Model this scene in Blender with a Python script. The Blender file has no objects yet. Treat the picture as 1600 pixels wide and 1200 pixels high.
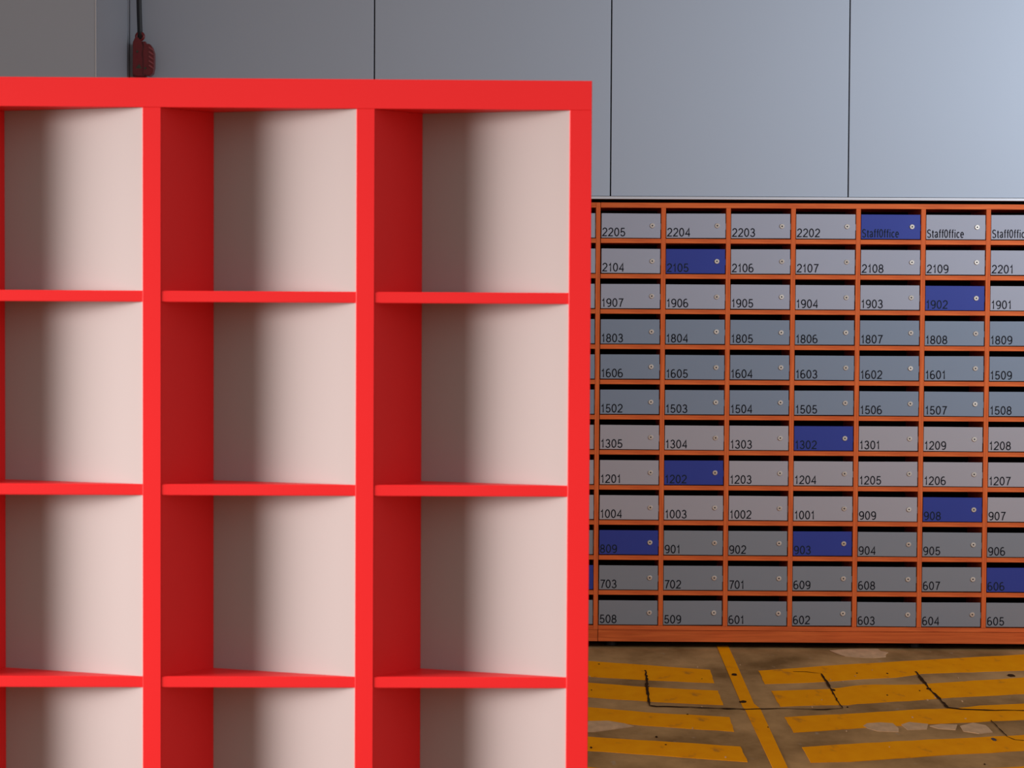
import bpy, bmesh, math, random
from mathutils import Vector, Matrix

random.seed(7)
scene = bpy.context.scene
col = scene.collection
PI = math.pi

# ------------------------------------------------------------------ camera
CAM_H = 1.46373
cam_d = bpy.data.cameras.new('camera')
cam = bpy.data.objects.new('camera', cam_d)
col.objects.link(cam)
cam_d.sensor_width = 36.0
cam_d.lens = 3500.0 / 1600.0 * 36.0
cam_d.clip_start = 0.2
cam_d.clip_end = 500
cam.matrix_world = (Matrix.Translation((0, 0, CAM_H))
                    @ Matrix.Rotation(math.radians(90) - 0.03538, 4, 'X')
                    @ Matrix.Rotation(0.00542, 4, 'Z'))
cam_d.dof.use_dof = True
cam_d.dof.focus_distance = 9.5
cam_d.dof.aperture_fstop = 16.0
scene.camera = cam

# ------------------------------------------------------------------ exposure
scene.view_settings.view_transform = 'Standard'
scene.view_settings.look = 'None'
scene.view_settings.gamma = 1.0
scene.view_settings.use_curve_mapping = False
scene.view_settings.exposure = 0.0

# ------------------------------------------------------------------ world
world = bpy.data.worlds.new('overcast_sky')
scene.world = world
world.use_nodes = True
bg = world.node_tree.nodes['Background']
bg.inputs[0].default_value = (1.0, 0.95, 0.94, 1)
bg.inputs[1].default_value = 0.43

# bank frame: the letterbox wall stands on this line
BX, BY, BTH = 0.3545, 9.52865, 0.01066
BW = 0.2753
BZ = 1.89953
def bank_pt(a, d, z):
    return Vector((BX + a*math.cos(BTH) + d*math.sin(BTH), BY - a*math.sin(BTH) + d*math.cos(BTH), z))

def area(name, loc, target, sx, sy, power, color, spread=180):
    l = bpy.data.lights.new(name, 'AREA')
    l.shape = 'RECTANGLE'; l.size = sx; l.size_y = sy
    l.energy = power; l.color = color; l.spread = math.radians(spread)
    o = bpy.data.objects.new(name, l); col.objects.link(o)
    o.location = loc
    o.rotation_euler = (Vector(target) - Vector(loc)).to_track_quat('-Z', 'Y').to_euler()
    return o
# light from the open side on the right of the letterbox wall
area('light_open_side', bank_pt(5.0, -4.2, 3.2), bank_pt(2.4, 0, 2.4), 3.0, 1.6, 64, (0.70, 0.83, 1.0), 70)
# low light from the open left side, raking across the red shelf
area('light_open_left', (-9.2, 1.92, 1.9), (-0.6, 4.05, 0.9), 3.4, 2.8, 108, (1.0, 0.955, 0.94), 30)

# ------------------------------------------------------------------ materials
def new_mat(name):
    m = bpy.data.materials.new(name); m.use_nodes = True
    nt = m.node_tree
    return m, nt, nt.nodes['Principled BSDF']

def plain(name, rgb, rough=0.5, metal=0.0, spec=0.5, noise=0.0, scale=8.0, bump=0.0, stretch=(1, 1, 1)):
    m, nt, b = new_mat(name)
    b.inputs['Base Color'].default_value = (*rgb, 1)
    b.inputs['Roughness'].default_value = rough
    b.inputs['Metallic'].default_value = metal
    b.inputs['Specular IOR Level'].default_value = spec
    if noise > 0 or bump > 0:
        tc = nt.nodes.new('ShaderNodeTexCoord')
        mp = nt.nodes.new('ShaderNodeMapping'); mp.inputs['Scale'].default_value = stretch
        nz = nt.nodes.new('ShaderNodeTexNoise'); nz.inputs['Scale'].default_value = scale
        nz.inputs['Detail'].default_value = 4
        nt.links.new(tc.outputs['Object'], mp.inputs[0]); nt.links.new(mp.outputs[0], nz.inputs['Vector'])
        if noise > 0:
            mx = nt.nodes.new('ShaderNodeMix'); mx.data_type = 'RGBA'
            mx.inputs['A'].default_value = (*[c*(1-noise) for c in rgb], 1)
            mx.inputs['B'].default_value = (*[min(1, c*(1+noise)) for c in rgb], 1)
            nt.links.new(nz.outputs['Fac'], mx.inputs['Factor'])
            nt.links.new(mx.outputs['Result'], b.inputs['Base Color'])
        if bump > 0:
            bp = nt.nodes.new('ShaderNodeBump'); bp.inputs['Strength'].default_value = bump
            bp.inputs['Distance'].default_value = 0.002
            nt.links.new(nz.outputs['Fac'], bp.inputs['Height'])
            nt.links.new(bp.outputs[0], b.inputs['Normal'])
    return m

M = {}
M['red'] = plain('red_lacquer', (0.95, 0.026, 0.028), 0.45, spec=0.22, noise=0.03, scale=3)
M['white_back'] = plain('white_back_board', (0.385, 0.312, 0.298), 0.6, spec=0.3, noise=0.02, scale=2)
M['grey_light'] = plain('light_grey_paint', (0.36, 0.35, 0.385), 0.5, spec=0.3, noise=0.05, scale=3)
M['grey_blue'] = plain('blue_grey_paint', (0.215, 0.245, 0.29), 0.5, spec=0.3, noise=0.05, scale=3)
M['grey_light_warm_lit'] = plain('light_grey_paint_warm_lit', (0.39, 0.345, 0.345), 0.5, spec=0.3, noise=0.05, scale=3)  # same light grey paint, with the warm light lower down put into the colour
M['grey_blue_warm_lit'] = plain('blue_grey_paint_warm_lit', (0.235, 0.235, 0.242), 0.5, spec=0.3, noise=0.05, scale=3)  # same blue-grey paint, warm low light put into the colour
M['blue'] = plain('dark_blue_paint', (0.030, 0.045, 0.25), 0.45, spec=0.3, noise=0.08, scale=4)
M['ink'] = plain('black_lettering', (0.010, 0.010, 0.013), 0.7, spec=0.1)
M['ink_blue'] = plain('dark_lettering_on_blue', (0.014, 0.020, 0.032), 0.7, spec=0.1)
M['chrome'] = plain('lock_metal', (0.70, 0.62, 0.53), 0.38, metal=0.7)
M['hole'] = plain('dark_slot', (0.02, 0.015, 0.012), 0.8)
M['panel'] = plain('grey_wall_panel', (0.40, 0.425, 0.465), 0.45, spec=0.5, noise=0.02, scale=1.2)
M['joint'] = plain('dark_joint', (0.018, 0.016, 0.012), 0.8)
M['alu'] = plain('pale_metal_edge', (0.62, 0.60, 0.60), 0.35, metal=0.2)
M['concrete_raw'] = plain('plain_concrete', (0.22, 0.2, 0.18), 0.85, noise=0.1, scale=3)
M['cable'] = plain('black_cable', (0.012, 0.012, 0.014), 0.5)
M['box_red'] = plain('dark_red_enamel', (0.17, 0.006, 0.008), 0.35, noise=0.15, scale=40)
M['box_rib'] = plain('lighter_red_ribs', (0.34, 0.06, 0.06), 0.4)  # lighter red than the box body, so the ribs show
M['box_screw'] = plain('tarnished_screw', (0.08, 0.08, 0.05), 0.4, metal=0.6)
M['crack'] = plain('rust_black_crack', (0.045, 0.020, 0.008), 0.95, spec=0.03, noise=0.6, scale=20)
M['filler'] = plain('pale_floor_filler', (0.62, 0.375, 0.20), 0.95, spec=0.03, noise=0.35, scale=9, stretch=(3, 1.2, 1))

def wood(name, rgb, axis):
    m, nt, b = new_mat(name)
    tc = nt.nodes.new('ShaderNodeTexCoord')
    mp = nt.nodes.new('ShaderNodeMapping')
    mp.inputs['Scale'].default_value = (1.1, 14, 26) if axis == 'x' else (26, 14, 1.1)
    nz = nt.nodes.new('ShaderNodeTexNoise'); nz.inputs['Scale'].default_value = 3.0
    nz.inputs['Detail'].default_value = 5; nz.inputs['Distortion'].default_value = 1.2
    cr = nt.nodes.new('ShaderNodeValToRGB')
    cr.color_ramp.elements[0].position = 0.32; cr.color_ramp.elements[1].position = 0.68
    cr.color_ramp.elements[0].color = (rgb[0]*0.80, rgb[1]*0.68, rgb[2]*0.7, 1)
    cr.color_ramp.elements[1].color = (rgb[0]*1.1, rgb[1]*1.12, rgb[2]*1.1, 1)
    nt.links.new(tc.outputs['Object'], mp.inputs[0]); nt.links.new(mp.outputs[0], nz.inputs['Vector'])
    nt.links.new(nz.outputs['Fac'], cr.inputs[0]); nt.links.new(cr.outputs[0], b.inputs['Base Color'])
    b.inputs['Roughness'].default_value = 0.45
    b.inputs['Specular IOR Level'].default_value = 0.1
    return m
WOOD = (0.70, 0.140, 0.034)
M['wood_h'] = wood('orange_wood_horizontal', WOOD, 'x')
M['wood_v'] = wood('orange_wood_vertical', WOOD, 'z')
M['plinth'] = wood('orange_wood_plinth', (0.66, 0.130, 0.030), 'x')
M['inside'] = plain('shaded_inside_of_boxes', (0.03, 0.014, 0.009), 0.9, spec=0.05)  # shade inside the boxes put into a near-black colour

def floor_mat():
    m, nt, b = new_mat('worn_brown_concrete')
    N = nt.nodes.new; L = nt.links.new
    tc = N('ShaderNodeTexCoord')
    mp = N('ShaderNodeMapping'); mp.inputs['Scale'].default_value = (1.6, 0.9, 1)
    n1 = N('ShaderNodeTexNoise'); n1.inputs['Scale'].default_value = 1.6; n1.inputs['Detail'].default_value = 6; n1.inputs['Roughness'].default_value = 0.6
    L(tc.outputs['Object'], mp.inputs[0]); L(mp.outputs[0], n1.inputs['Vector'])
    cr = N('ShaderNodeValToRGB')
    e = cr.color_ramp.elements
    e[0].position = 0.34; e[0].color = (0.205, 0.106, 0.036, 1)
    e[1].position = 0.66; e[1].color = (0.560, 0.315, 0.125, 1)
    L(n1.outputs['Fac'], cr.inputs[0])
    mp2 = N('ShaderNodeMapping'); mp2.inputs['Scale'].default_value = (26, 12, 1)
    n2 = N('ShaderNodeTexNoise'); n2.inputs['Scale'].default_value = 1.0; n2.inputs['Detail'].default_value = 3
    L(tc.outputs['Object'], mp2.inputs[0]); L(mp2.outputs[0], n2.inputs['Vector'])
    cr2 = N('ShaderNodeValToRGB')
    cr2.color_ramp.elements[0].position = 0.66; cr2.color_ramp.elements[0].color = (0, 0, 0, 1)
    cr2.color_ramp.elements[1].position = 0.78; cr2.color_ramp.elements[1].color = (0.6, 0.6, 0.6, 1)
    L(n2.outputs['Fac'], cr2.inputs[0])
    mx = N('ShaderNodeMix'); mx.data_type = 'RGBA'
    L(cr2.outputs[0], mx.inputs['Factor']); L(cr.outputs[0], mx.inputs['A'])
    mx.inputs['B'].default_value = (0.42, 0.31, 0.21, 1)
    L(mx.outputs['Result'], b.inputs['Base Color'])
    b.inputs['Roughness'].default_value = 0.9
    b.inputs['Specular IOR Level'].default_value = 0.05
    return m
M['floor'] = floor_mat()
def paint_mat():
    m, nt, b = new_mat('worn_yellow_road_paint')
    N = nt.nodes.new; L = nt.links.new
    tc = N('ShaderNodeTexCoord')
    mp = N('ShaderNodeMapping'); mp.inputs['Scale'].default_value = (9, 4, 1)
    n1 = N('ShaderNodeTexNoise'); n1.inputs['Scale'].default_value = 1.5; n1.inputs['Detail'].default_value = 7
    L(tc.outputs['Object'], mp.inputs[0]); L(mp.outputs[0], n1.inputs['Vector'])
    cr = N('ShaderNodeValToRGB')
    e = cr.color_ramp.elements
    e[0].position = 0.22; e[0].color = (0.30, 0.13, 0.03, 1)
    e[1].position = 0.40; e[1].color = (0.90, 0.31, 0.001, 1)
    x = e.new(0.75); x.color = (0.96, 0.36, 0.002, 1)
    L(n1.outputs['Fac'], cr.inputs[0]); L(cr.outputs[0], b.inputs['Base Color'])
    b.inputs['Roughness'].default_value = 0.9
    b.inputs['Specular IOR Level'].default_value = 0.04
    return m
M['paint'] = paint_mat()

# ------------------------------------------------------------------ helpers
def tag(o, label=None, cat=None, group=None, kind=None):
    if label: o['label'] = label
    if cat: o['category'] = cat
    if group: o['group'] = group
    if kind: o['kind'] = kind
    return o

def link(name, me, mats, parent=None, loc=None):
    o = bpy.data.objects.new(name, me); col.objects.link(o)
    if not isinstance(mats, (list, tuple)): mats = [mats]
    if not me.materials:
        for m in mats: me.materials.append(m)
    if parent is not None: o.parent = parent
    if loc is not None: o.location = loc
    return o

def box_bm(bm, x0, x1, y0, y1, z0, z1, bev=0.0, mat=0):
    t = bmesh.new()
    bmesh.ops.create_cube(t, size=1.0)
    for v in t.verts:
        v.co = Vector(((x0+x1)/2 + v.co.x*(x1-x0), (y0+y1)/2 + v.co.y*(y1-y0), (z0+z1)/2 + v.co.z*(z1-z0)))
    if bev > 0:
        bmesh.ops.bevel(t, geom=list(t.edges), offset=bev, segments=2 if bev > 0.001 else 1, profile=0.5, affect='EDGES')
    for f in t.faces: f.material_index = mat
    me = bpy.data.meshes.new('tmp'); t.to_mesh(me); t.free()
    bm.from_mesh(me); bpy.data.meshes.remove(me)

def box(name, x0, x1, y0, y1, z0, z1, mat, parent=None, bev=0.0):
    """box mesh with its origin at its own centre-bottom"""
    cx, cy = (x0+x1)/2, (y0+y1)/2
    bm = bmesh.new()
    box_bm(bm, x0-cx, x1-cx, y0-cy, y1-cy, 0, z1-z0, bev)
    me = bpy.data.meshes.new(name); bm.to_mesh(me); bm.free()
    return link(name, me, mat, parent, (cx, cy, z0))

def empty(name, loc, rz=0.0):
    e = bpy.data.objects.new(name, None); col.objects.link(e)
    e.empty_display_size = 0.2
    e.location = loc; e.rotation_euler = (0, 0, rz)
    return e

# ------------------------------------------------------------------ floor
fl_bm = bmesh.new()
box_bm(fl_bm, -14, 14, -8, 10.4, -0.2, 0.0)
me = bpy.data.meshes.new('floor'); fl_bm.to_mesh(me); fl_bm.free()
floor = tag(link('floor', me, M['floor']), kind='structure',
            label='worn brown concrete ground with painted yellow hatching')

def flat_piece(name, pts, z0, z1, mat, jitter=0.0):
    """a thin sheet of paint or filler lying on the slab"""
    cx = sum(p[0] for p in pts)/len(pts); cy = sum(p[1] for p in pts)/len(pts)
    P = []
    n = len(pts)
    for i in range(n):
        a = Vector(pts[i]); b = Vector(pts[(i+1) % n])
        k = 1 if jitter == 0 else max(1, int((b-a).length / 0.05))
        for j in range(k):
            q = a.lerp(b, j/k)
            if jitter and j: q = q + Vector((random.uniform(-1, 1)*jitter*0.4, random.uniform(-1, 1)*jitter))
            P.append((q.x-cx, q.y-cy))
    bm = bmesh.new()
    top = [bm.verts.new((x, y, z1)) for x, y in P]
    bot = [bm.verts.new((x, y, z0)) for x, y in P]
    bm.faces.new(top)
    m = len(P)
    for i in range(m):
        bm.faces.new((top[i], bot[i], bot[(i+1) % m], top[(i+1) % m]))
    bmesh.ops.recalc_face_normals(bm, faces=list(bm.faces))
    bmesh.ops.triangulate(bm, faces=[f for f in bm.faces if len(f.verts) > 4])
    me = bpy.data.meshes.new(name); bm.to_mesh(me); bm.free()
    return link(name, me, mat, floor, (cx, cy, 0))

def ribbon_bm(pts, w, closed=False, z=0.0, plane='xy'):
    bm = bmesh.new()
    add_ribbon(bm, pts, w, closed, z, plane)
    return bm

def add_ribbon(bm, pts, w, closed=False, z=0.0, plane='xy'):
    n = len(pts)
    V = [Vector(p) for p in pts]
    L, R = [], []
    for i in range(n):
        if closed:
            a, b = V[(i-1) % n], V[(i+1) % n]
            d1 = (V[i]-a); d2 = (b-V[i])
        else:
            d1 = V[i]-V[i-1] if i > 0 else V[1]-V[0]
            d2 = V[i+1]-V[i] if i < n-1 else V[i]-V[i-1]
        d1 = d1.normalized() if d1.length > 0 else Vector((1, 0)); d2 = d2.normalized() if d2.length > 0 else d1
        t = (d1+d2)
        t = t.normalized() if t.length > 1e-4 else d1
        nn = Vector((-t.y, t.x))
        c = max(0.5, nn.dot(Vector((-d1.y, d1.x))))
        ww = (w[i] if isinstance(w, (list, tuple)) else w) / 2 / c
        L.append(V[i]+nn*ww); R.append(V[i]-nn*ww)
    def mk(p):
        return bm.verts.new((p.x, p.y, z)) if plane == 'xy' else bm.verts.new((p.x, z, p.y))
    l = [mk(p) for p in L]; r = [mk(p) for p in R]
    for i in range(n if closed else n-1):
        j = (i+1) % n
        f = bm.faces.new((l[i], r[i], r[j], l[j]))

STRIPES = [
 [(-0.264,9.405),(0.335,9.162),(0.566,9.064),(0.803,8.96),(0.791,8.647),(0.531,8.705),(0.321,8.774),(-0.251,8.972)],
 [(-0.248,8.847),(0.316,8.632),(0.527,8.544),(0.79,8.474),(0.781,8.167),(0.515,8.232),(0.305,8.313),(-0.238,8.505)],
 [(-0.232,8.297),(0.286,8.107),(0.49,8.01),(0.781,7.925),(0.77,7.656),(0.453,7.764),(0.277,7.849),(-0.224,8.033)],
 [(-0.216,7.727),(0.263,7.55),(0.543,7.464),(0.765,7.394),(0.763,7.144),(0.465,7.248),(0.255,7.31),(-0.208,7.476)],
 [(-0.201,7.209),(0.246,7.05),(0.506,6.951),(0.759,6.882),(0.757,6.655),(0.435,6.763),(0.238,6.813),(-0.194,6.961)],
 [(0.995,8.943),(1.311,9.089),(1.675,9.224),(2.166,9.403),(2.628,9.613),(2.514,9.195),(2.071,8.986),(1.641,8.894),(1.522,8.798),(1.337,8.739),(1.177,8.674),(0.986,8.631)],
 [(0.992,8.473),(1.218,8.523),(1.368,8.622),(1.581,8.636),(1.757,8.708),(2.032,8.814),(2.461,8.999),(2.362,8.631),(1.946,8.44),(1.663,8.355),(1.532,8.297),(1.28,8.209),(1.241,8.181),(1.11,8.171),(0.987,8.141)],
 [(0.977,7.931),(1.226,8.007),(1.497,8.104),(1.617,8.121),(1.723,8.183),(1.898,8.228),(2.292,8.375),(2.202,8.042),(1.824,7.906),(1.537,7.831),(1.23,7.739),(0.973,7.644)],
 [(0.969,7.388),(1.187,7.465),(1.414,7.532),(1.597,7.576),(1.759,7.621),(2.125,7.759),(2.051,7.483),(1.697,7.35),(1.362,7.251),(1.098,7.157),(0.965,7.139)],
 [(0.968,6.906),(1.64,7.097),(1.973,7.196),(1.906,6.949),(1.582,6.847),(0.965,6.661)],
]
for pts in STRIPES:
    flat_piece('painted_stripe', pts, 0.0, 0.0015, M['paint'], 0.0045)
tag(flat_piece('painted_line', [(0.887,9.605),(0.937,9.607),(0.926,9.174),(0.897,8.197),(0.909,8.093),(0.881,7.057),(0.867,6.529),(0.818,6.528),(0.833,7.056),(0.852,8.066),(0.849,8.143),(0.875,9.139)], 0.0, 0.0017, M['paint'], 0.0),
    label='narrow yellow centre line between the hatched stripes')
PATCHES = [
 [(1.356,9.479),(1.398,9.507),(1.472,9.527),(1.571,9.531),(1.572,9.469),(1.599,9.435),(1.568,9.313),(1.46,9.293),(1.398,9.324),(1.376,9.392)],
 [(1.232,7.769),(1.253,7.817),(1.304,7.836),(1.344,7.82),(1.348,7.725),(1.338,7.666),(1.269,7.676)],
 [(1.369,7.796),(1.405,7.845),(1.466,7.811),(1.444,7.716),(1.375,7.702)],
 [(1.464,7.775),(1.511,7.812),(1.567,7.802),(1.542,7.707),(1.486,7.729)],
 [(1.572,7.778),(1.629,7.84),(1.664,7.793),(1.661,7.664),(1.61,7.639),(1.564,7.684)],
 [(0.186,7.822),(0.272,7.831),(0.344,7.839),(0.398,7.792),(0.431,7.74),(0.36,7.685),(0.292,7.636),(0.182,7.61)],
]
for pts in PATCHES:
    flat_piece('filler_patch', pts, 0.0, 0.0022, M['filler'], 0.022)

def crack(pts, ws, name='floor_crack'):
    P, W = [], []
    for i in range(len(pts)-1):
        a, b = Vector(pts[i]), Vector(pts[i+1])
        k = max(1, int((b-a).length / 0.03))
        for j in range(k):
            q = a.lerp(b, j/k); w = ws[i] + (ws[i+1]-ws[i])*j/k
            P.append((q.x + random.uniform(-1, 1)*0.0018, q.y + random.uniform(-1, 1)*0.004))
            W.append(w*random.uniform(0.45, 1.5))
    P.append(pts[-1]); W.append(ws[-1]*0.6)
    cx = sum(p[0] for p in P)/len(P); cy = sum(p[1] for p in P)/len(P)
    bm = ribbon_bm([(x-cx, y-cy) for x, y in P], W, z=0.003)
    bmesh.ops.recalc_face_normals(bm, faces=list(bm.faces))
    for f in bm.faces:
        if f.normal.z < 0: f.normal_flip()
    me = bpy.data.meshes.new(name); bm.to_mesh(me); bm.free()
    return link(name, me, M['crack'], floor, (cx, cy, 0))
crack([(0.541,8.935),(0.537,8.827),(0.535,8.72),(0.524,8.544),(0.515,8.32),(0.51,8.139)], [.006,.008,.009,.010,.010,.007])
crack([(0.51,8.139),(0.532,8.127),(0.624,8.117),(0.728,8.1),(0.854,8.078),(0.901,8.086),(1.007,8.096),(1.144,8.081),(1.211,8.109)], [.012,.011,.012,.017,.015,.010,.010,.010,.010])
crack([(1.134,8.924),(1.184,8.917),(1.238,8.88)], [.010,.008,.005])
crack([(1.238,8.88),(1.233,8.683),(1.224,8.481),(1.214,8.273),(1.211,8.109)], [.008,.010,.009,.005,.004])
crack([(1.626,8.94),(1.615,8.74),(1.605,8.535),(1.603,8.395),(1.598,8.133)], [.009,.010,.009,.010,.012])
crack([(1.598,8.133),(1.643,8.102),(1.726,8.085),(1.865,8.083),(2.099,8.09)], [.025,.028,.017,.012,.010])
crack([(1.703,7.891),(1.699,7.747),(1.694,7.585),(1.706,7.529),(1.736,7.519)], [.003,.004,.004,.004,.012])
def pit(x, y, rx, ry, mat=None):
    n = 9
    pts = [(x+rx*math.cos(2*PI*i/n)*random.uniform(.75, 1.2), y+ry*math.sin(2*PI*i/n)*random.uniform(.75, 1.2)) for i in range(n)]
    return flat_piece('floor_pit', pts, 0.0, 0.0032, mat or M['crack'])
for x, y, rx, ry in ((0.888,8.838,.012,.030),(0.861,8.229,.013,.024),(1.991,8.859,.014,.028),(1.602,8.535,.009,.02),(1.231,8.495,.008,.02),(.524,8.544,.009,.012),(0.268,7.358,.004,.012),(1.56,8.49,.003,.008),(1.42,8.39,.003,.008)):
    pit(x, y, rx, ry)
tag(pit(1.637, 7.538, .008, .026, M['cable']), label='small round black plug set in a yellow stripe')
for i in range(34):
    x = random.uniform(0.3, 2.1); y = random.uniform(7.1, 9.1)
    pit(x, y, random.uniform(.0015, .004), random.uniform(.004, .012), M['filler'] if i % 3 else M['crack'])

# ------------------------------------------------------------------ walls in the bank frame
WALL_F = -0.02
def bank_obj(o):
    """place an object built in bank coordinates (x along, y into the wall)"""
    o.matrix_world = Matrix.Translation((BX, BY, 0)) @ Matrix.Rotation(-BTH, 4, 'Z')
    return o
def struct_box(name, x0, x1, y0, y1, z0, z1, mat, label=None):
    bm = bmesh.new(); box_bm(bm, x0, x1, y0, y1, z0, z1)
    me = bpy.data.meshes.new(name); bm.to_mesh(me); bm.free()
    o = link(name, me, mat)
    tag(o, kind='structure', label=label)
    return bank_obj(o)
wall_back = struct_box('wall_back', -2.01, 9.0, 0.02, 0.10, 1.918, 4.3, M['joint'], 'grey metal panelled wall above the letterboxes')
struct_box('wall_behind', -2.02, 9.0, 0.42, 0.50, 0.0, 4.3, M['joint'], 'dark wall behind the letterbox cabinets')
joints = [-1.9832, -0.9442, 0.058, 1.063, 2.068, 3.073, 4.078, 5.083, 6.088, 7.093, 8.098]
for i in range(len(joints)-1):
    g = 0.0028
    box('wall_panel', joints[i]+g, joints[i+1]-g, WALL_F, 0.016, 1.9265, 4.28, M['panel'], wall_back, 0.0012)
# pale metal edge under the panels
edge = struct_box('trim_1', -1.976, 8.1, WALL_F-0.006, 0.02, 1.9138, 1.9245, M['alu'], 'thin pale metal edge strip under the wall panels')
# projecting bay on the left
wall_left = struct_box('wall_left', -6.0, -2.03, -0.70, 0.5, 0.0, 4.3, M['joint'], 'projecting grey panelled bay on the left')
A1 = -1.981
box('wall_panel', -3.02, A1, -0.74, -0.712, 0.06, 4.28, M['panel'], wall_left, 0.0012)
box('wall_panel', -4.04, -3.026, -0.74, -0.712, 0.06, 4.28, M['panel'], wall_left, 0.0012)
box('wall_panel', -5.06, -4.046, -0.74, -0.712, 0.06, 4.28, M['panel'], wall_left, 0.0012)
box('wall_panel', -2.012, A1, -0.705, -0.006+WALL_F, 0.06, 4.28, M['panel'], wall_left, 0.0012)
box('corner_strip', A1-0.0035, A1-0.0005, -0.7425, -0.7402, 0.06, 4.28, M['alu'], wall_left)
added_canopy = struct_box('added_canopy', -6.0, 9.0, -1.8, 0.5, 4.3, 4.5, M['concrete_raw'], 'added concrete canopy, out of view, keeping sky light off the wall')  # unseen canopy, added to block the sky and darken the wall top

# ------------------------------------------------------------------ glyphs (height 1)
def arc(cx, cy, rx, ry, a0, a1, n=10):
    return [(cx+rx*math.cos(math.radians(a0+(a1-a0)*i/n)), cy+ry*math.sin(math.radians(a0+(a1-a0)*i/n))) for i in range(n+1)]
G = {
 '0': (.60, [(arc(.28, .5, .24, .46, 0, 360, 18)[:-1], True)]),
 '1': (.44, [([(.05, .74), (.17, .78), (.25, .96), (.25, .0)], False)]),
 '2': (.60, [(arc(.29, .70, .23, .26, 170, -35, 9)+[(.08, .12), (.04, .05), (.54, .05)], False)]),
 '3': (.60, [(arc(.27, .73, .20, .23, 165, -85, 8)+arc(.27, .27, .24, .24, 85, -165, 9), False)]),
 '4': (.60, [([(.43, .0), (.43, .94), (.04, .28), (.56, .28)], False)]),
 '5': (.60, [([(.50, .94), (.14, .94), (.08, .48)]+arc(.28, .31, .24, .27, 130, -160, 10), False)]),
 '6': (.60, [(arc(.28, .30, .24, .27, 0, 360, 14)[:-1], True), (arc(.30, .62, .255, .34, 62, 190, 7)+[(.04, .32)], False)]),
 '7': (.56, [([(.04, .94), (.52, .94), (.32, .50), (.20, .0)], False)]),
 '8': (.60, [(arc(.28, .72, .20, .23, 0, 360, 13)[:-1], True), (arc(.28, .27, .24, .24, 0, 360, 14)[:-1], True)]),
 '9': (.60, [(arc(.28, .67, .24, .28, 0, 360, 14)[:-1], True), (arc(.26, .38, .255, .34, -118, 10, 7)+[(.52, .66)], False)]),
 'S': (.64, [(arc(.30, .74, .23, .22, 25, 265, 9)+arc(.30, .27, .25, .24, 80, -155, 9), False)]),
 't': (.36, [([(.16, .88), (.16, .12), (.22, .04), (.32, .05)], False), ([(.02, .68), (.32, .68)], False)]),
 'a': (.56, [(arc(.24, .52, .19, .19, 160, 0, 7)+[(.43, .12), (.50, .05)], False), ([(.43, .40), (.20, .37), (.07, .28), (.07, .13), (.20, .04), (.35, .09), (.43, .22)], False)]),
 'f': (.34, [([(.34, .95), (.22, .95), (.16, .86), (.16, .0)], False), ([(.02, .68), (.32, .68)], False)]),
 'i': (.26, [([(.12, .70), (.12, .0)], False), ([(.12, .98), (.12, .86)], False)]),
 'c': (.52, [(arc(.27, .36, .22, .32, 45, 315, 10), False)]),
 'e': (.56, [([(.06, .38), (.48, .38)]+arc(.27, .36, .215, .32, 8, 315, 12), False)]),
}
text_cache = {}
def text_mesh(s, h, xs, stroke, mat):
    k = (s, mat.name)
    if k in text_cache: return text_cache[k]
    bm = bmesh.new(); x = 0
    for ch in s:
        adv, lines = G[ch]
        for pts, cl in lines:
            add_ribbon(bm, [((x+px*xs)*h, py*h) for px, py in pts], stroke, cl, 0.0, 'xz')
        x += (adv+0.11)*xs
    bmesh.ops.recalc_face_normals(bm, faces=list(bm.faces))
    for f in bm.faces:
        if f.normal.y > 0: f.normal_flip()
    me = bpy.data.meshes.new('number'); bm.to_mesh(me); bm.free()
    me.materials.append(mat)
    text_cache[k] = me
    return me

# ------------------------------------------------------------------ letterbox cabinets
ROWS = [
 ['2205', '2204', '2203', '2202', 'Staff0ffice', 'Staff0ffice', 'Staff0ffice'],
 ['2104', '2105', '2106', '2107', '2108', '2109', '2201'],
 ['1907', '1906', '1905', '1904', '1903', '1902', '1901'],
 ['1803', '1804', '1805', '1806', '1807', '1808', '1809'],
 ['1606', '1605', '1604', '1603', '1602', '1601', '1509'],
 ['1502', '1503', '1504', '1505', '1506', '1507', '1508'],
 ['1305', '1304', '1303', '1302', '1301', '1209', '1208'],
 ['1201', '1202', '1203', '1204', '1205', '1206', '1207'],
 ['1004', '1003', '1002', '1001', '909', '908', '907'],
 ['809', '901', '902', '903', '904', '905', '906'],
 ['703', '702', '701', '609', '608', '607', '606'],
 ['508', '509', '601', '602', '603', '604', '605'],
]
BLUE = {(0, 4), (1, 1), (2, 5), (6, 3), (7, 1), (8, 5), (9, 0), (9, 3), (10, 6), (10, -1)}
ROWMAT = ['grey_light']*3 + ['grey_blue']*3 + ['grey_light_warm_lit']*3 + ['grey_blue_warm_lit']*3  # lower six rows repeat the upper two paints with warm light coloured in
ROWWORD = ['pale grey']*3 + ['blue-grey']*3 + ['warm-lit pale grey']*3 + ['warm-lit blue-grey']*3
VT = 0.0194        # vertical divider thickness
BT = 0.0190        # board thickness
P = 0.150
DW, DH = 0.2505, 0.1036
DEPTH = 0.34

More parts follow.
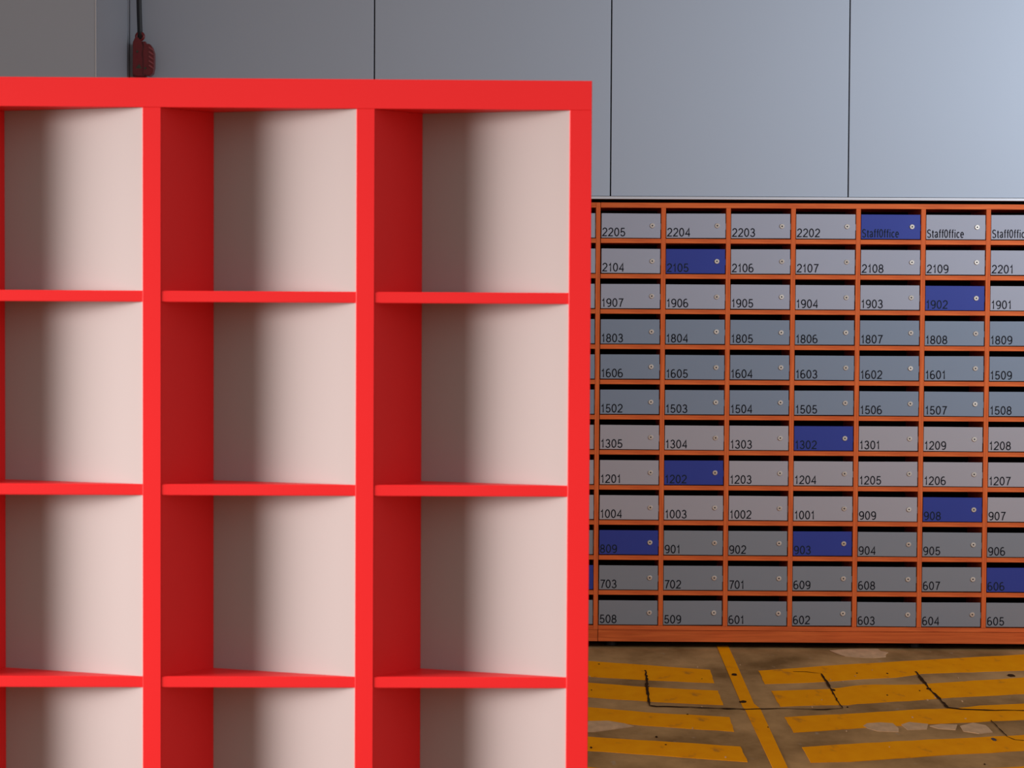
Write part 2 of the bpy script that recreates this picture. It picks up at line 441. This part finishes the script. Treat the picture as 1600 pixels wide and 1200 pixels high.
def lock_mesh():
    bm = bmesh.new()
    prof = [(0.0, 0.0), (0.0106, 0.0), (0.0106, -0.0020), (0.0092, -0.0032), (0.0034, -0.0032), (0.0032, -0.0022)]
    n = 20
    rings = []
    for r, y in prof[1:]:
        rings.append([bm.verts.new((r*math.cos(2*PI*i/n), y, r*math.sin(2*PI*i/n))) for i in range(n)])
    for a, b in zip(rings[:-1], rings[1:]):
        for i in range(n):
            bm.faces.new((a[i], a[(i+1) % n], b[(i+1) % n], b[i]))
    f = bm.faces.new(rings[-1]); f.material_index = 1
    bmesh.ops.recalc_face_normals(bm, faces=list(bm.faces))
    # recalc on an open shell: make the front face the camera
    c = [f for f in bm.faces if f.material_index == 1][0]
    if c.normal.y > 0:
        for f in bm.faces: f.normal_flip()
    me = bpy.data.meshes.new('lock'); bm.to_mesh(me); bm.free()
    me.materials.append(M['chrome']); me.materials.append(M['hole'])
    return me
LOCK = lock_mesh()
def door_mesh(mat):
    bm = bmesh.new(); box_bm(bm, 0, DW, 0.0, 0.004, 0, DH, 0.0009)
    # latch tab that bridges the gap on the lock side
    box_bm(bm, DW-0.002, DW+0.0038, 0.0012, 0.003, 0.036, 0.062)
    me = bpy.data.meshes.new('door'); bm.to_mesh(me); bm.free()
    me.materials.append(mat)
    return me
DOORS = {k: door_mesh(M[k]) for k in ('grey_light', 'grey_blue', 'grey_light_warm_lit', 'grey_blue_warm_lit', 'blue')}

def bank_world(a, d, z):
    return bank_pt(a, d, z)

def cabinet(a0, a1, cols, left_side, right_side, label):
    """cols: list of (column index); column n spans n*BW+VT .. (n+1)*BW"""
    root = empty('letterbox_cabinet', bank_pt(a0, 0, 0), -BTH)
    tag(root, label, 'letterboxes', 'letterbox cabinets along the wall')
    X = lambda a: a - a0
    ztop = BZ; zin = BZ - 0.0215
    zbot = zin - 12*P          # underside of lowest board
    inner0 = a0 + (VT if left_side else 0.0005); inner1 = a1 - (VT if right_side else 0.0005)
    box('top_board', X(inner0), X(inner1), 0, DEPTH, zin, ztop, M['wood_h'], root, 0.0007)
    box('base_board', X(inner0), X(inner1), 0.0, DEPTH, zbot, zbot+BT-0.0006, M['wood_h'], root, 0.0007)
    if left_side: box('side_panel', X(a0), X(a0+VT), -0.0006, DEPTH, zbot, ztop, M['wood_v'], root, 0.0007)
    if right_side: box('side_panel', X(a1-VT), X(a1-0.0006), -0.0006, DEPTH, zbot, ztop, M['wood_v'], root, 0.0007)
    box('back_panel', X(inner0), X(inner1), DEPTH+0.0005, DEPTH+0.012, zbot, ztop, M['inside'], root)
    box('plinth', X(a0+0.0006), X(a1-0.0012), 0.0, 0.02, zbot-0.0495, zbot-0.0016, M['plinth'], root, 0.0007)
    box('plinth_core', X(a0+0.02), X(a1-0.02), 0.03, DEPTH-0.02, zbot-0.045, zbot-0.0002, M['inside'], root)
    zf = zbot-0.0495
    for fx in (a0+0.06, (a0+a1)/2, a1-0.06):
        for fy in (0.10, DEPTH-0.06):
            bm = bmesh.new()
            bmesh.ops.create_cone(bm, cap_ends=True, segments=16, radius1=0.026, radius2=0.02, depth=zf+0.008, matrix=Matrix.Translation((0, 0, (zf+0.008)/2)))
            me = bpy.data.meshes.new('foot'); bm.to_mesh(me); bm.free()
            link('foot', me, M['cable'], root, (X(fx), fy, 0))
    last = cols[-1]
    div = None
    for n in cols[1:]:
        if div is None:
            div = box('divider', X(n*BW), X(n*BW+VT), 0.0, DEPTH, zbot+BT, zin-0.0003, M['wood_v'], root, 0.0007)
        else:
            d = div.copy(); col.objects.link(d); d.location.x = X(n*BW+VT/2)
    brd = None
    for n in cols:
        x0, x1 = n*BW+VT+0.0003, (n+1)*BW-0.0003
        for r in range(1, 12):
            z1 = zin - r*P + BT
            if brd is None:
                brd = box('shelf_board', X(x0), X(x1), 0.0002, DEPTH, z1-BT, z1, M['wood_h'], root, 0.0007)
            else:
                b = brd.copy(); col.objects.link(b)
                b.location.x = X((x0+x1)/2); b.location.z = z1-BT
        for r in range(12):
            zc = zin - (r+1)*P + BT            # top of board below the box
            isb = (r, n) in BLUE
            txt = ROWS[r][n] if 0 <= n < 7 else None
            key = 'blue' if isb else ROWMAT[r]
            d = bpy.data.objects.new('door', DOORS[key]); col.objects.link(d); d.parent = root
            jx, jz = random.uniform(0, 0.0016), random.uniform(-0.0004, 0.0008)
            d.location = (X(n*BW+VT+0.0018+jx*0.6), 0.0022+random.uniform(0, 0.001), zc+0.0034+jz)
            d.rotation_euler = (0, random.uniform(-0.004, 0.004), random.uniform(-0.006, 0.010))
            word = 'dark blue' if isb else ROWWORD[r]
            if txt:
                shown = 'Staff0ffice' if txt[0] == 'S' else txt
                d['label'] = '%s letterbox door marked %s' % (word, shown)
            elif n == -1 and isb:
                d['label'] = 'dark blue letterbox door, mostly behind the red shelf'
            lk = bpy.data.objects.new('lock', LOCK); col.objects.link(lk); lk.parent = d
            lk.location = (DW-0.0345, 0.0, DH-0.0515+random.uniform(-.0006, .0006))
            lk.rotation_euler = (random.uniform(-.05, .05), random.uniform(-.3, .3), random.uniform(-.05, .05))
            if txt:
                mat = M['ink_blue'] if isb else M['ink']
                if txt[0] == 'S': me = text_mesh(txt, 0.0352, 0.74, 0.0042, mat)
                else: me = text_mesh(txt, 0.0358, 1.0, 0.0046, mat)
                t = bpy.data.objects.new('lettering' if txt[0] == 'S' else 'number', me)
                col.objects.link(t); t.parent = d
                t.location = (0.0048+random.uniform(-.0006, .0006), -0.0006, 0.0066)
    return root

cabinet(VT-0.0017+0.0005, 10*BW, list(range(0, 10)), False, True,
        'orange wooden bank of numbered letterboxes standing on the concrete under the panelled wall')
cabinet(-7*BW, VT-0.0017, list(range(-7, 0)), True, True,
        'orange letterbox cabinet at the left, almost hidden behind the red shelf')

# ------------------------------------------------------------------ red cube shelf
SX, SY, STH = 0.14496, 4.15247, -0.01738
SW, ST, SE, SH, STK, SF = 0.39364, 0.03368, 0.04068, 0.35802, 0.02057, 0.05402
NX, ND = 0.08556, 0.10109          # inner corner of each niche: across and back from its left edge
SD = 0.135                          # body depth
NC, NR = 5, 5
TOP = NR*SH - STK + 2*SF
TOTW = 2*SE + NC*SW - ST
shelf = empty('cube_shelf', (SX, SY, 0), -STH)
tag(shelf, 'large red shelf of open cubes with angled white backs, standing on the ground in front', 'shelf')
BEV = 0.0007
box('top_board', -TOTW, 0, 0, SD, TOP-SF, TOP, M['red'], shelf, BEV)
box('base_board', -TOTW, 0, 0, SD, 0, SF, M['red'], shelf, BEV)
box('side_panel', -SE, 0, 0, SD, SF+0.0002, TOP-SF-0.0002, M['red'], shelf, BEV)
box('side_panel', -TOTW, -TOTW+SE, 0, SD, SF+0.0002, TOP-SF-0.0002, M['red'], shelf, BEV)
box('rear_panel', -TOTW+0.002, -0.002, SD+0.0003, SD+0.006, 0.004, TOP-0.004, M['red'], shelf)
def slab(name, pts, z0, z1, mat, parent, loc):
    bm = bmesh.new()
    f = [bm.verts.new((x, y, z0)) for x, y in pts]; t = [bm.verts.new((x, y, z1)) for x, y in pts]
    n = len(pts)
    bm.faces.new(f); bm.faces.new(t)
    for i in range(n): bm.faces.new((f[i], f[(i+1) % n], t[(i+1) % n], t[i]))
    bmesh.ops.recalc_face_normals(bm, faces=list(bm.faces))
    me = bpy.data.meshes.new(name); bm.to_mesh(me); bm.free()
    return link(name, me, mat, parent, loc)
for c in range(1, NC):
    xr = -SE - c*SW
    box('divider', xr, xr+ST, 0.0004, SD-0.001, SF+0.0002, TOP-SF-0.0002, M['red'], shelf, BEV)
IW = SW - ST
H0, H1 = SF+0.0004, TOP-SF-0.0004
ns = brd = nb = None
for c in range(NC):
    x1 = -SE - c*SW; x0 = x1 - IW
    if ns is None:
        # red cheek running back from the left upright, white back running forward to the right upright
        ns = slab('angled_side', [(0.0002, 0.003), (NX, ND), (NX-0.004, ND+0.012), (0.0002, 0.02)], 0, H1-H0, M['red'], shelf, (x0, 0, H0))
        nb = slab('angled_back', [(NX+0.0003, ND), (IW-0.0003, 0.0030), (IW-0.0003, 0.0110), (NX+0.004, ND+0.010)], 0, H1-H0, M['white_back'], shelf, (x0, 0, H0))
    else:
        for q in (ns, nb):
            o = q.copy(); col.objects.link(o); o.location.x = x0
    for r in range(1, NR):
        z1 = TOP - SF - r*SH + STK
        pts = [(0.0004, 0.0014), (IW-0.0004, 0.0014), (IW-0.0004, 0.0036), (NX+0.0005, ND-0.0002), (NX-0.0002, ND-0.0002), (0.0004, 0.0040)]
        if brd is None:
            bm = bmesh.new()
            n = len(pts)
            f = [bm.verts.new((x, y, 0)) for x, y in pts]; t = [bm.verts.new((x, y, STK)) for x, y in pts]
            bm.faces.new(f); bm.faces.new(t)
            for i in range(n): bm.faces.new((f[i], f[(i+1) % n], t[(i+1) % n], t[i]))
            bmesh.ops.recalc_face_normals(bm, faces=list(bm.faces))
            fe = [e for e in bm.edges if abs(e.verts[0].co.y-0.0014) < 1e-6 and abs(e.verts[1].co.y-0.0014) < 1e-6 and abs(e.verts[0].co.z-e.verts[1].co.z) < 1e-6]
            bmesh.ops.bevel(bm, geom=fe, offset=0.0012, segments=2, affect='EDGES')
            me = bpy.data.meshes.new('shelf_board'); bm.to_mesh(me); bm.free()
            brd = link('shelf_board', me, M['red'], shelf, (x0, 0, z1-STK))
        else:
            o = brd.copy(); col.objects.link(o); o.location = (x0, 0, z1-STK)

# ------------------------------------------------------------------ red hanging power box, top left
Bd = -0.10
def px(u, v):   # metres from the lower left corner of the box, measured off the box itself
    return (u/371.0, v/371.0)
bx_root = empty('hanging_switch_box', bank_pt(-1.956, Bd, 2.415), -BTH)
tag(bx_root, 'small dark red switch box hanging from a black cable in the wall corner', 'switch box')
def prism(name, pts, y0, y1, mat, parent, bev=0.0015, loc=(0, 0, 0)):
    bm = bmesh.new()
    f = [bm.verts.new((x, y0, z)) for x, z in pts]; b = [bm.verts.new((x, y1, z)) for x, z in pts]
    n = len(pts)
    bm.faces.new(f); bm.faces.new(b)
    for i in range(n): bm.faces.new((f[i], b[i], b[(i+1) % n], f[(i+1) % n]))
    bmesh.ops.recalc_face_normals(bm, faces=list(bm.faces))
    if bev:
        bmesh.ops.bevel(bm, geom=[e for e in bm.edges if abs(e.verts[0].co.y-e.verts[1].co.y) < 1e-6], offset=bev, segments=2, affect='EDGES')
    me = bpy.data.meshes.new(name); bm.to_mesh(me); bm.free()
    return link(name, me, mat, parent, loc)
def PX(l): return [px(u, v) for u, v in l]
body = prism('body', PX([(0, 0), (4, -2), (20, -2), (20, 50), (17, 54.5), (3, 54.5), (0, 51)]), 0.012, 0.055, M['box_red'], bx_root)
cover = prism('cover', PX([(0.5, 3), (6, 0), (20, 0), (19.5, 24), (15.5, 34), (18, 45), (15, 53), (10, 60), (4.5, 60), (1, 53)]), 0.0, 0.014, M['box_red'], bx_root)
lever = prism('lever', PX([(17, 2), (27, 0), (32, 4), (34, 14), (34, 36), (31, 45), (27, 50), (22, 50), (20, 54), (16.5, 52), (18, 45), (16, 35), (17.5, 24)]), -0.006, 0.040, M['box_red'], bx_root, 0.003)
for k in range(5):
    u, v = 28.5, 12+k*7.0
    prism('rib', PX([(u-2.5, v+3.5), (u+4.5, v-1), (u+5.2, v+1.0), (u-1.5, v+5.8)]), -0.0110, -0.004, M['box_rib'], lever, 0.0006)
for (u, v) in ((8, 38), (10, 15), (21, 12)):
    bm = bmesh.new(); bmesh.ops.create_cone(bm, cap_ends=True, segments=12, radius1=0.005, radius2=0.004, depth=0.003, matrix=Matrix.Rotation(PI/2, 4, 'X'))
    me = bpy.data.meshes.new('screw'); bm.to_mesh(me); bm.free()
    x, z = px(u, v)
    link('screw', me, M['box_screw'], bx_root, (x, -0.0015 if u < 20 else -0.0075, z))
prism('mark', PX([(5, 12), (15, 12), (11, 19)]), -0.0006, 0.0, M['box_screw'], bx_root, 0)
# ring
bm = bmesh.new()
RN, rn = 28, 10
vs = [[bm.verts.new(((0.0145+0.0068*math.cos(2*PI*j/rn))*math.cos(2*PI*i/RN), 0.0068*math.sin(2*PI*j/rn), (0.0145+0.0068*math.cos(2*PI*j/rn))*math.sin(2*PI*i/RN))) for j in range(rn)] for i in range(RN)]
for i in range(RN):
    for j in range(rn):
        bm.faces.new((vs[i][j], vs[i][(j+1) % rn], vs[(i+1) % RN][(j+1) % rn], vs[(i+1) % RN][j]))
bmesh.ops.recalc_face_normals(bm, faces=list(bm.faces))
for f in bm.faces: f.smooth = True
me = bpy.data.meshes.new('ring'); bm.to_mesh(me); bm.free()
x, z = px(11.5, 62)
link('ring', me, M['box_red'], bx_root, (x, 0.010, z))
# cable up to the added canopy

cz = [z-0.012, z+0.03, z+0.10, z+0.5, 4.3-2.415]
cxs = [x, x-0.0005, x-0.003, x-0.012, x-0.02]
bm = bmesh.new(); prev = None; n = 12
for zz, xx in zip(cz, cxs):
    ring = [bm.verts.new((xx+0.0110*math.cos(2*PI*i/n), 0.010+0.0095*math.sin(2*PI*i/n), zz)) for i in range(n)]
    if prev:
        for i in range(n): bm.faces.new((prev[i], prev[(i+1) % n], ring[(i+1) % n], ring[i]))
    else: bm.faces.new(ring[::-1])
    prev = ring
bm.faces.new(prev)
bmesh.ops.recalc_face_normals(bm, faces=list(bm.faces))
for f in bm.faces: f.smooth = len(f.verts) == 4
me = bpy.data.meshes.new('cable'); bm.to_mesh(me); bm.free()
link('cable', me, M['cable'], bx_root, (0, 0.0, 0))
